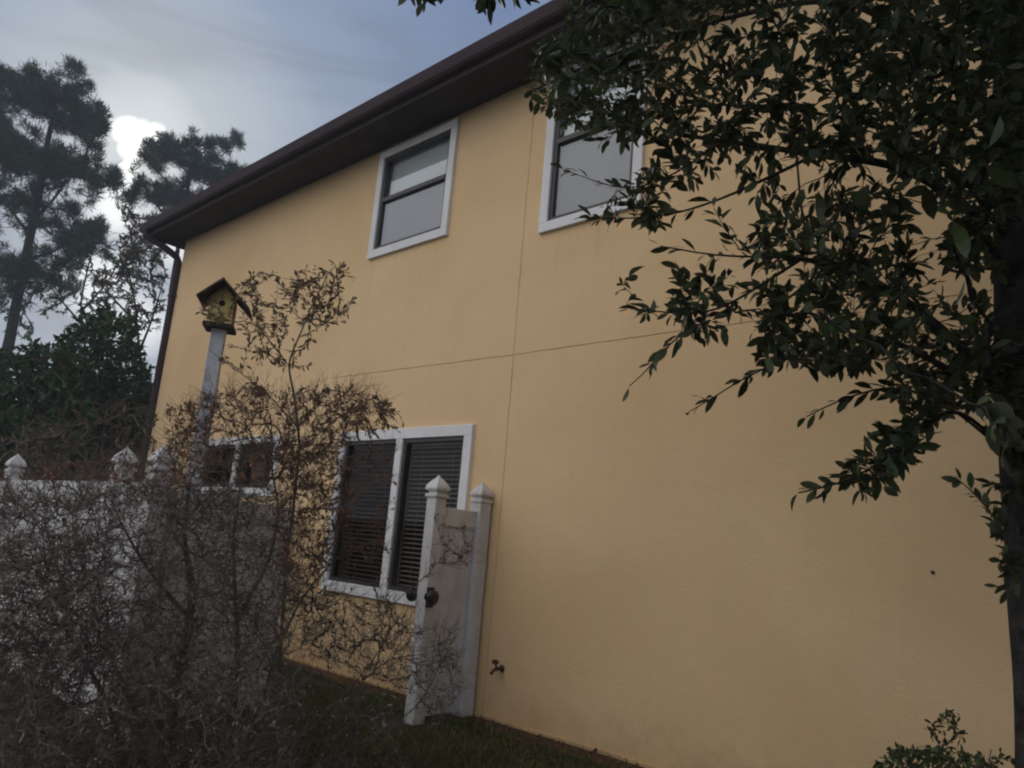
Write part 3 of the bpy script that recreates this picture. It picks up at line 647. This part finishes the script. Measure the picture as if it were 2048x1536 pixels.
b = MB(); spray(ch, tips, 78, .051, .0195, b, tail=.20)
e_ = np.array([ch[i][0][-1] for i in tips]); e_ = pxof(e_); hid = [t for t, e in zip(tips, e_) if e[2] < .1 or e[0] > 2150 or e[1] < -200]
spray(ch, hid, 110, .060, .026, b, tail=.5)  # extra leaves on the unseen crown, added to deepen its shade
sk = list(range(7, len(skel)))
spray(ch, sk, 70, .056, .020, b, tail=.42)
# a few leaves much nearer the lens, larger in the picture
nb = np.array([at(1905, 440, 1.0), at(1850, 370, 1.1), at(1635, 380, 1.3), at(1740, 370, 1.3), at(1970, 330, 1.1), at(2000, 230, 1.2), at(1640, 300, 1.35), at(1930, 560, 1.4)])
nd_ = np.array([at(1950, 540, 1.0), at(1870, 450, 1.12), at(1650, 470, 1.32), at(1700, 420, 1.28), at(2030, 380, 1.1), at(1990, 300, 1.2), at(1600, 330, 1.3), at(1890, 640, 1.4)]) - nb
leaves(b, nb, nd_, rng.standard_normal(nb.shape) + ray(1800, 400) / F, np.full(8, .052), np.full(8, .021), .2)
crown = b.build('crown', M['oak'], None)
for o in (for_trunk, limbs, crown):
    o.parent = tr; o.matrix_parent_inverse = Matrix.Translation(tr.location).inverted()

# ---- bare shrub on the left
sh = empty('bare_shrub', tuple(at(350, 1500, 3.9)[:2]) + (0,)); tag(sh, 'large tangled bare twiggy shrub with red brown tips in front of the fence', 'shrub')
def root(px, d): p = at(px, 1400, d); return np.array([p[0], p[1], -.03])
r0 = root(350, 3.85)
skel = [
    ([r0, at(345, 1420, 3.85), at(355, 1330, 3.8), at(382, 1240, 3.8), at(385, 1170, 3.75), at(365, 1080, 3.7), at(380, 960, 3.7)], [.034, .028, .018, .006]),
    ([at(382, 1240, 3.8), at(320, 1170, 3.7), at(270, 1100, 3.6), at(230, 1020, 3.6)], [.014, .004]),
    ([r0 + [.12, .05, 0], at(470, 1420, 3.9), at(475, 1300, 3.95), at(470, 1180, 4.0), at(465, 1080, 4.0), at(480, 980, 4.0)], [.020, .006]),
    ([at(470, 1250, 4.0), at(540, 1120, 4.05), at(560, 1020, 4.1), at(540, 920, 4.1)], [.014, .004]),
    ([r0 + [.2, .1, 0], at(520, 1440, 4.0), at(545, 1320, 4.05), at(600, 1200, 4.1), at(640, 1150, 4.1), at(700, 1090, 4.2)], [.014, .003]),
    ([r0 + [-.15, -.08, 0], at(220, 1420, 3.6), at(150, 1280, 3.5), at(120, 1150, 3.4), at(90, 1060, 3.4)], [.016, .004]),
    ([r0 + [-.1, .1, 0], at(260, 1400, 3.9), at(200, 1260, 3.9), at(160, 1120, 4.0), at(150, 1020, 4.0)], [.014, .004]),
    ([r0 + [.3, .0, 0], at(600, 1480, 3.9), at(700, 1380, 4.0), at(760, 1300, 4.1), at(800, 1230, 4.2)], [.009, .002]),
    ([r0 + [.4, .05, 0], at(700, 1500, 4.1), at(830, 1420, 4.3), at(880, 1340, 4.4), at(890, 1260, 4.5)], [.007, .002]),
]
T = [
    sample([(-60, 980), (120, 1000), (330, 960), (560, 1000), (600, 1180), (560, 1420), (560, 1600), (-60, 1600)], 4700, 3.0, 4.2),
    sample([(-20, 940), (330, 900), (540, 900), (560, 1010), (-20, 1010)], 410, 3.4, 4.2),
    sample([(330, 830), (440, 780), (560, 780), (700, 770), (800, 830), (690, 890), (640, 930), (330, 920)], 666, 3.8, 4.3),
    sample([(560, 880), (690, 890), (700, 980), (650, 1180), (600, 1230), (560, 1200)], 666, 3.7, 4.3),
    sample([(650, 1180), (780, 1200), (850, 1260), (820, 1390), (600, 1310), (600, 1200)], 436, 3.8, 4.4),
    sample([(690, 900), (800, 880), (790, 1180), (700, 1180)], 86, 3.8, 4.3),
    sample([(835, 1250), (900, 1240), (930, 1360), (900, 1450), (830, 1460)], 117, 4.0, 4.6),
    sample([(860, 1000), (950, 1060), (940, 1150), (870, 1140)], 25, 4.1, 4.6),
    sample([(560, 1320), (820, 1400), (820, 1560), (560, 1560)], 153, 3.3, 4.0),

    sample([(-80, 1330), (250, 1280), (600, 1380), (600, 1640), (-80, 1640)], 900, 2.6, 3.5),
    sample([(-80, 1080), (220, 1060), (260, 1330), (-80, 1380)], 900, 2.7, 3.6),
]
T = np.concatenate(T); bad = ((T[:, 0] < -4.7) & (T[:, 1] > -2.48)) | (T[:, 2] < .03); T = T[~bad]
ch, tips = grow(skel, T, step=.05, jit=.003, r_tip=.0012, r_gain=2.8, lead=.3)
print('shrub chains', len(ch), len(T))
tw = twiglets(ch, tips, 28, .12, .7); tw += twiglets(tw, range(len(tw)), 12, .07); print('twiglets', len(tw))
b = MB(); tubes(b, ch, 4); tubes(b, tw, 3)
o = b.build('branches', M['twig'], None, smooth=True); o.parent = sh; o.matrix_parent_inverse = Matrix.Translation(sh.location).inverted()
ends = np.array([ch[i][0][-1] for i in tips]); q = pxof(ends)
hi = [t for t, e in zip(tips, q) if e[1] < 960 or (e[0] > 560 and e[1] < 1150)]
lo_ = [t for t, e in zip(tips, q) if not (e[1] < 960 or (e[0] > 560 and e[1] < 1150))]
b = MB(); spray(ch, hi, 45, .026, .010, b, tail=.18); o = b.build('leaf', M['russet'], None); o.name = 'russet_leaves'; o.parent = sh; o.matrix_parent_inverse = Matrix.Translation(sh.location).inverted()
b = MB(); spray(ch, lo_, 20, .021, .0095, b, tail=.22); o = b.build('dry_leaves', M['pale'], None); o.parent = sh; o.matrix_parent_inverse = Matrix.Translation(sh.location).inverted()

# ---- the slim sapling with small leaves rising out of the shrub
sp_ = empty('sapling', tuple(at(560, 1450, 4.15)[:2]) + (0,)); tag(sp_, 'slim forked sapling with sparse russet green leaves beside the birdhouse', 'sapling')
r1_ = np.array([*at(560, 1450, 4.15)[:2], -.03])
skel = [([r1_, at(560, 1300, 4.15), at(575, 1100, 4.15), at(600, 900, 4.15), at(588, 790, 4.15), at(573, 725, 4.15), at(598, 675, 4.15), at(625, 610, 4.15), at(650, 560, 4.15)], [.013, .010, .008, .006, .003]),
        ([at(573, 725, 4.15), at(545, 690, 4.2), at(515, 650, 4.2), at(500, 590, 4.2)], [.004, .002]),
        ([at(598, 675, 4.15), at(650, 650, 4.1), at(690, 610, 4.1)], [.003, .0015]),
        ([at(600, 860, 4.15), at(540, 790, 4.1), at(470, 740, 4.1), at(420, 700, 4.1)], [.004, .0015]),
        ([at(600, 900, 4.15), at(680, 830, 4.15), at(760, 790, 4.2)], [.004, .0015]),
        ([at(590, 950, 4.15), at(480, 850, 4.1), at(380, 800, 4.1)], [.004, .0015])]
T = [sample([(480, 560), (540, 530), (600, 600), (560, 680), (520, 740), (470, 650)], 90, 3.9, 4.4),
     sample([(570, 560), (620, 535), (690, 525), (720, 590), (690, 640), (620, 660), (580, 620)], 110, 3.9, 4.4),
     sample([(540, 660), (600, 660), (650, 720), (590, 760), (520, 740)], 22, 3.9, 4.4),
     sample([(398, 590), (450, 610), (460, 660), (400, 650)], 12, 4.0, 4.3),
     sample([(440, 680), (540, 720), (560, 800), (450, 790)], 26, 3.9, 4.4),
     sample([(330, 800), (440, 780), (420, 880), (330, 880)], 26, 3.9, 4.3),
     sample([(600, 770), (790, 790), (820, 860), (640, 880)], 60, 3.9, 4.4)]
ch, tips = grow(skel, np.concatenate(T), step=.05, jit=.006, r_tip=.0015, r_gain=2.6)
b = MB(); tubes(b, ch, 4); o = b.build('branches', M['grey_twig'], None, smooth=True); o.parent = sp_; o.matrix_parent_inverse = Matrix.Translation(sp_.location).inverted()
b = MB(); spray(ch, tips, 70, .032, .0105, b, tail=.16); o = b.build('crown', M['olive'], None); o.parent = sp_; o.matrix_parent_inverse = Matrix.Translation(sp_.location).inverted()
b = MB(); spray(ch, tips[1::2], 36, .032, .0105, b, tail=.16); o = b.build('russet_leaves', M['russet'], None); o.parent = sp_; o.matrix_parent_inverse = Matrix.Translation(sp_.location).inverted()

# ---- small green shrub at the bottom right
g0 = at(1880, 1600, 2.9); gs = empty('green_shrub', (g0[0], g0[1], 0)); tag(gs, 'small bright leaved green shrub at the foot of the wall near the tree trunk', 'shrub')
skel = []
rt = np.array([g0[0], g0[1], -.02])
for i in range(7):
    a = i * .9; tip = at(1790 + 32 * i, 1500 + 16 * (i % 3), 2.9 + .07 * math.sin(a)); skel.append(([rt + .02 * rng.standard_normal(3) * [1, 1, 0], .5 * (rt + tip) + [.05 * math.cos(a), .05 * math.sin(a), .02], tip], [.006, .002]))
T = np.concatenate([sample([(1750, 1530), (1790, 1490), (1850, 1500), (1900, 1480), (1950, 1510), (2000, 1520), (2010, 1800), (1750, 1800)], 800, 2.7, 3.2), sample([(1840, 1470), (1880, 1430), (1910, 1420), (1930, 1480)], 20, 2.8, 3.0), sample([(1990, 1500), (2060, 1480), (2060, 1700), (1990, 1700)], 26, 2.7, 3.0)])
T = T[T[:, 2] > .02]
ch, tips = grow(skel, T, step=.03, jit=.004, r_tip=.001)
b = MB(); tubes(b, ch, 4); o = b.build('branches', M['twig'], None); o.parent = gs; o.matrix_parent_inverse = Matrix.Translation(gs.location).inverted()
b = MB(); spray(ch, tips, 130, .027, .012, b, tail=.12); o = b.build('crown', M['box'], None); o.parent = gs; o.matrix_parent_inverse = Matrix.Translation(gs.location).inverted()

# ---- pines beyond the fence
def tuft(b, P, D, n, ln, wd):
    """needle bursts"""
    k = len(P); pos = np.repeat(P, n, 0) + .06 * rng.standard_normal((k * n, 3)); d = np.repeat(D, n, 0) * .8 + rng.standard_normal((k * n, 3)) * .75
    leaves(b, pos, d, rng.standard_normal((k * n, 3)), ln * rng.uniform(.6, 1.1, k * n), np.full(k * n, wd), .15, True)
def pine(label, trunk, polys, limbs_, depth, tl=.34, n=72, r0=.22, near=1.0, wd=.024):
    bp = np.array([*trunk[0][:2], 0.0]); e = empty('pine_tree', tuple(bp)); tag(e, label, 'tree', 'tall pines beyond the fence')
    skel = [(np.array([bp - [0, 0, .1]] + list(trunk)), [r0, r0 * .85, r0 * .6, r0 * .25])]
    for l_ in limbs_: skel.append((l_, [.055, .02]))
    T = np.concatenate([sample(p, int(c * 2.0), depth - dr, depth + dr) for p, c, dr in polys])
    cn = np.sin(T[:, 0] * 2.3 + 1.7 * np.sin(T[:, 2] * 1.9)) + np.sin(T[:, 1] * 2.1 + T[:, 2] * 2.6 + 1.2) + np.sin(T[:, 2] * 3.1 + T[:, 0] * 1.3)
    T = T[cn > -.05]
    ch, tips = grow(skel, T, step=.45, jit=.05, r_tip=.009, r_gain=2.3, sag=.12, lead=.4)
    b = MB(); tubes(b, ch, 5, big=9); o = b.build('trunk', M['pbark'], None, smooth=True); o.parent = e; o.matrix_parent_inverse = Matrix.Translation(e.location).inverted()
    P = np.array([ch[i][0][-1] for i in tips]); D = unit(np.array([ch[i][0][-1] - ch[i][0][-2] for i in tips]) + [0, 0, .25])
    b = MB(); tuft(b, P, D, n, tl, wd)
    P2 = np.array([ch[i][0][-2] for i in tips]); tuft(b, P2, D, n // 4, tl, wd)
    o = b.build('crown', M['needle'], None); o.parent = e; o.matrix_parent_inverse = Matrix.Translation(e.location).inverted()
Dp = 26.
pine('tall dark pine at the far left edge with its bare lower trunk showing',
     [at(-5, 800, Dp), at(15, 690, Dp), at(42, 560, Dp), at(62, 460, Dp), at(80, 370, Dp), at(98, 270, Dp), at(118, 160, Dp)],
     [([(-40, 170), (40, 120), (110, 150), (150, 120), (185, 190), (210, 240), (200, 330), (100, 360), (-40, 330)], 330, 2.2),
      ([(-60, 330), (150, 320), (200, 300), (235, 330), (240, 390), (200, 420), (60, 440), (-60, 420)], 130, 2.4),
      ([(-60, 430), (60, 440), (200, 420), (220, 480), (150, 530), (60, 540), (-60, 560)], 75, 2.4),
      ([(-40, 540), (60, 500), (200, 450), (220, 560), (110, 600), (-40, 620)], 90, 2)],
     [[at(66, 440, Dp), at(110, 400, Dp), at(150, 340, Dp - 1)], [at(60, 470, Dp), at(20, 420, Dp), at(-20, 370, Dp + 1)], [at(50, 520, Dp), at(120, 500, Dp - .5), at(170, 470, Dp - 1)]], Dp)
Dp = 30.
pine('rounder pine standing between the tall pine and the roof corner',
     [at(330, 900, Dp), at(335, 700, Dp), at(345, 560, Dp), at(362, 450, Dp), at(378, 370, Dp), at(385, 300, Dp)],
     [([(255, 330), (290, 285), (340, 262), (400, 258), (440, 280), (470, 270), (500, 310), (500, 370), (430, 400), (330, 420), (270, 380)], 250, 2.0),
      ([(245, 370), (330, 400), (420, 390), (400, 440), (320, 470), (260, 440)], 50, 2.0),
      ([(250, 450), (320, 470), (330, 560), (270, 560)], 14, 2.0)],
     [[at(360, 460, Dp), at(320, 420, Dp), at(290, 380, Dp + .5)], [at(365, 440, Dp), at(410, 390, Dp), at(450, 350, Dp)]], Dp, r0=.16)
Dp = 34.
pine('pine cut by the left edge of the view behind the tall pine',
     [at(-70, 900, Dp), at(-60, 600, Dp), at(-45, 300, Dp), at(-30, 130, Dp)],
     [([(-120, 150), (-20, 100), (12, 150), (20, 330), (-120, 400)], 130, 2.0)], [], Dp, r0=.2)

# ---- thin half-bare trees in the gap under the pines
def broad(label, px, py, depth, skel_pts, polys, leafmat, ln, wd, per, twigmat, name='thin_tree', group='half bare trees in the gap under the pines', r=.07, step=.22, cat='tree', tail=.5, rt=.006, simple=True):
    bp = np.array([*at(px, py, depth)[:2], 0.0]); e = empty(name, tuple(bp)); tag(e, label, cat, group)
    skel = []
    for j, s in enumerate(skel_pts):
        P = lin(s); 
        if j == 0: P = [bp - [0, 0, .1]] + P
        skel.append((P, [r, r * .6, r * .2] if j == 0 else [r * .45, r * .15]))
    T = np.concatenate([sample(p, c, depth - dr, depth + dr) for p, c, dr in polys]); T = T[T[:, 2] > .05]
    ch, tips = grow(skel, T, step=step, jit=step * .1, r_tip=rt, r_gain=2.4)
    b = MB(); tubes(b, ch, 4); o = b.build('trunk', twigmat, None, smooth=True); o.parent = e; o.matrix_parent_inverse = Matrix.Translation(e.location).inverted()
    b = MB(); spray(ch, tips, per, ln, wd, b, tail=tail, simple=simple); o = b.build('crown', leafmat, None); o.parent = e; o.matrix_parent_inverse = Matrix.Translation(e.location).inverted()
broad('thin half bare tree with drooping russet twigs left of the house corner', 300, 900, 17, [[(290, 800, 17), (280, 700, 17), (270, 600, 17), (250, 520, 17)], [(280, 700, 17), (310, 620, 17), (330, 560, 17)], [(275, 650, 17), (220, 590, 17), (190, 560, 17)]],
      [([(170, 560), (240, 500), (330, 520), (345, 600), (320, 680), (240, 660), (170, 620)], 120, 1.5), ([(230, 400), (320, 430), (335, 530), (240, 530)], 90, 1.5)], M['dull'], .10, .034, 60, M['pbark'])
broad('thin tree with sparse green leaves between the tall pine and the russet one', 200, 900, 20, [[(180, 800, 20), (170, 700, 20), (160, 600, 20), (190, 480, 20)], [(165, 650, 20), (120, 600, 20), (90, 560, 20)], [(165, 620, 20), (220, 560, 20), (250, 500, 20)]],
      [([(80, 540), (200, 470), (290, 470), (280, 600), (200, 640), (90, 640)], 110, 1.8), ([(0, 560), (80, 560), (70, 680), (0, 680)], 36, 1.5)], M['hedge'], .10, .036, 58, M['pbark'])
# ---- dense dark green bushes and brown brush behind the fence
broad('broad dark green bush with a rounded top behind the white fence', 215, 960, 12.5, [[(215, 900, 12.5), (210, 800, 12.5), (205, 700, 12.5)], [(212, 850, 12.5), (270, 760, 12.5)], [(212, 850, 12.5), (150, 760, 12.5)]],
      [([(120, 680), (170, 630), (215, 615), (260, 640), (285, 700), (310, 760), (330, 900), (330, 960), (90, 960), (100, 760)], 1300, 1.2)], M['hedge'], .13, .062, 30, M['twig'], 'evergreen_bush', 'evergreen bushes behind the fence', cat='bush')
broad('lower spreading green bush at the left edge behind the white fence', 40, 960, 11.5, [[(40, 900, 11.5), (40, 820, 11.5), (45, 760, 11.5)], [(40, 860, 11.5), (110, 780, 11.5)], [(40, 860, 11.5), (-30, 780, 11.5)]],
      [([(-60, 720), (20, 700), (60, 690), (120, 680), (170, 740), (190, 960), (-60, 960)], 1200, 1.2)], M['hedge'], .13, .062, 30, M['twig'], 'evergreen_bush', 'evergreen bushes behind the fence', cat='bush')
broad('brown bare brush pile of thin stems just behind the fence posts', 200, 1000, 8.6, [[(200, 950, 8.6), (205, 880, 8.6), (215, 820, 8.6)], [(200, 950, 8.6), (120, 870, 8.6)], [(200, 950, 8.6), (290, 860, 8.6)]],
      [([(20, 860), (120, 810), (230, 790), (310, 800), (330, 1000), (0, 1000)], 620, .6)], M['dull'], .045, .018, 14, M['red_twig'], 'bare_brush', 'brown brush behind the fence', r=.03, step=.12, cat='bush', tail=.25, rt=.0045)
broad('brown leafless brush left of the brush pile behind the fence', 40, 1000, 9.2, [[(40, 950, 9.2), (40, 900, 9.2), (45, 850, 9.2)], [(40, 950, 9.2), (100, 880, 9.2)]],
      [([(-40, 880), (60, 850), (140, 840), (160, 1000), (-40, 1000)], 300, .6)], M['olive'], .04, .016, 10, M['twig'], 'bare_brush', 'brown brush behind the fence', r=.03, step=.12, cat='bush', tail=.25, rt=.0045)
# far tree line closing the view low down
tl_ = MB()
n = 2600; ang_ = rng.uniform(R_(150), R_(200), n)
rr_ = rng.uniform(36, 44, n); hgt = 5.5 + 1.5 * np.sin(ang_ * 9) + 1.0 * np.sin(ang_ * 23)
P = np.stack([rr_ * np.cos(ang_), rr_ * np.sin(ang_) - 4.4, hgt * rng.random(n) ** .7], 1)
PP = np.repeat(P, 14, 0) + .5 * rng.standard_normal((n * 14, 3)); PP[:, 2] = np.abs(PP[:, 2])
leaves(tl_, PP, rng.standard_normal(PP.shape), rng.standard_normal(PP.shape), np.full(len(PP), .38), np.full(len(PP), .20), .2, True)
tag(tl_.build('woodland', M['hedge']), 'far dark woodland edge seen low between the bushes', 'woodland', kind='stuff')

# ---- grass and leaf litter
def gpos(n, xa, xb, ya, yb): return np.stack([rng.uniform(xa, xb, n), rng.uniform(ya, yb, n), np.zeros(n)], 1)
P = np.concatenate([gpos(36000, -7.0, -2.0, -2.3, -.2), gpos(500, -7., -2., -.2, -.03), gpos(9000, -11, -7, -2.3, -.2), gpos(16000, -4.6, -1.0, -3.3, -2.3)])
nzv = np.sin(P[:, 0] * 3.1 + 1.3 * np.sin(P[:, 1] * 4)) + np.sin(P[:, 1] * 5.3 + P[:, 0] * 2.2); P = P[(nzv + rng.normal(0, .8, len(P)) > -1.1)]
gb = MB(); d = rng.standard_normal(P.shape) * .45 + [0, 0, 1]
leaves(gb, P, d, rng.standard_normal(P.shape), rng.uniform(.025, .075, len(P)), rng.uniform(.003, .006, len(P)), .4, True)
tag(gb.build('grass', M['grass']), 'short dark thinning lawn grass between the gate and the shrub', 'grass', kind='stuff')
P = np.concatenate([gpos(1500, -6.5, -2.0, -3.6, -.05), gpos(900, -5.5, -2.2, -.25, -.02), gpos(2500, -5., -2.5, -3.8, -2.3)]) + [0, 0, .012]
gb = MB(); leaves(gb, P, rng.standard_normal(P.shape) * [1, 1, .25], rng.standard_normal(P.shape) * .3 + [0, 0, 1], rng.uniform(.02, .05, len(P)), rng.uniform(.01, .02, len(P)), .5)
tag(gb.build('leaf_litter', M['deadleaf']), 'scattered brown dead leaves on the dark ground by the wall', 'leaf litter', kind='stuff')

# ---------------------------------------------------------------- haze volume added to imitate veiling lens glare
hm = bpy.data.materials.new('haze'); hm.use_nodes = True; t = hm.node_tree; t.nodes.clear()
v = nd(t, 'ShaderNodeVolumePrincipled'); v.inputs['Color'].default_value = (.86, .91, 1, 1); v.inputs['Density'].default_value = .004; v.inputs['Anisotropy'].default_value = .2
o = nd(t, 'ShaderNodeOutputMaterial'); t.links.new(v.outputs[0], o.inputs['Volume'])
b = MB(); b.box(-92, 92, -92, 92, -1, 24); tag(b.build('haze', hm), 'thin pale haze added over the whole yard to imitate lens glare', 'haze', kind='stuff')
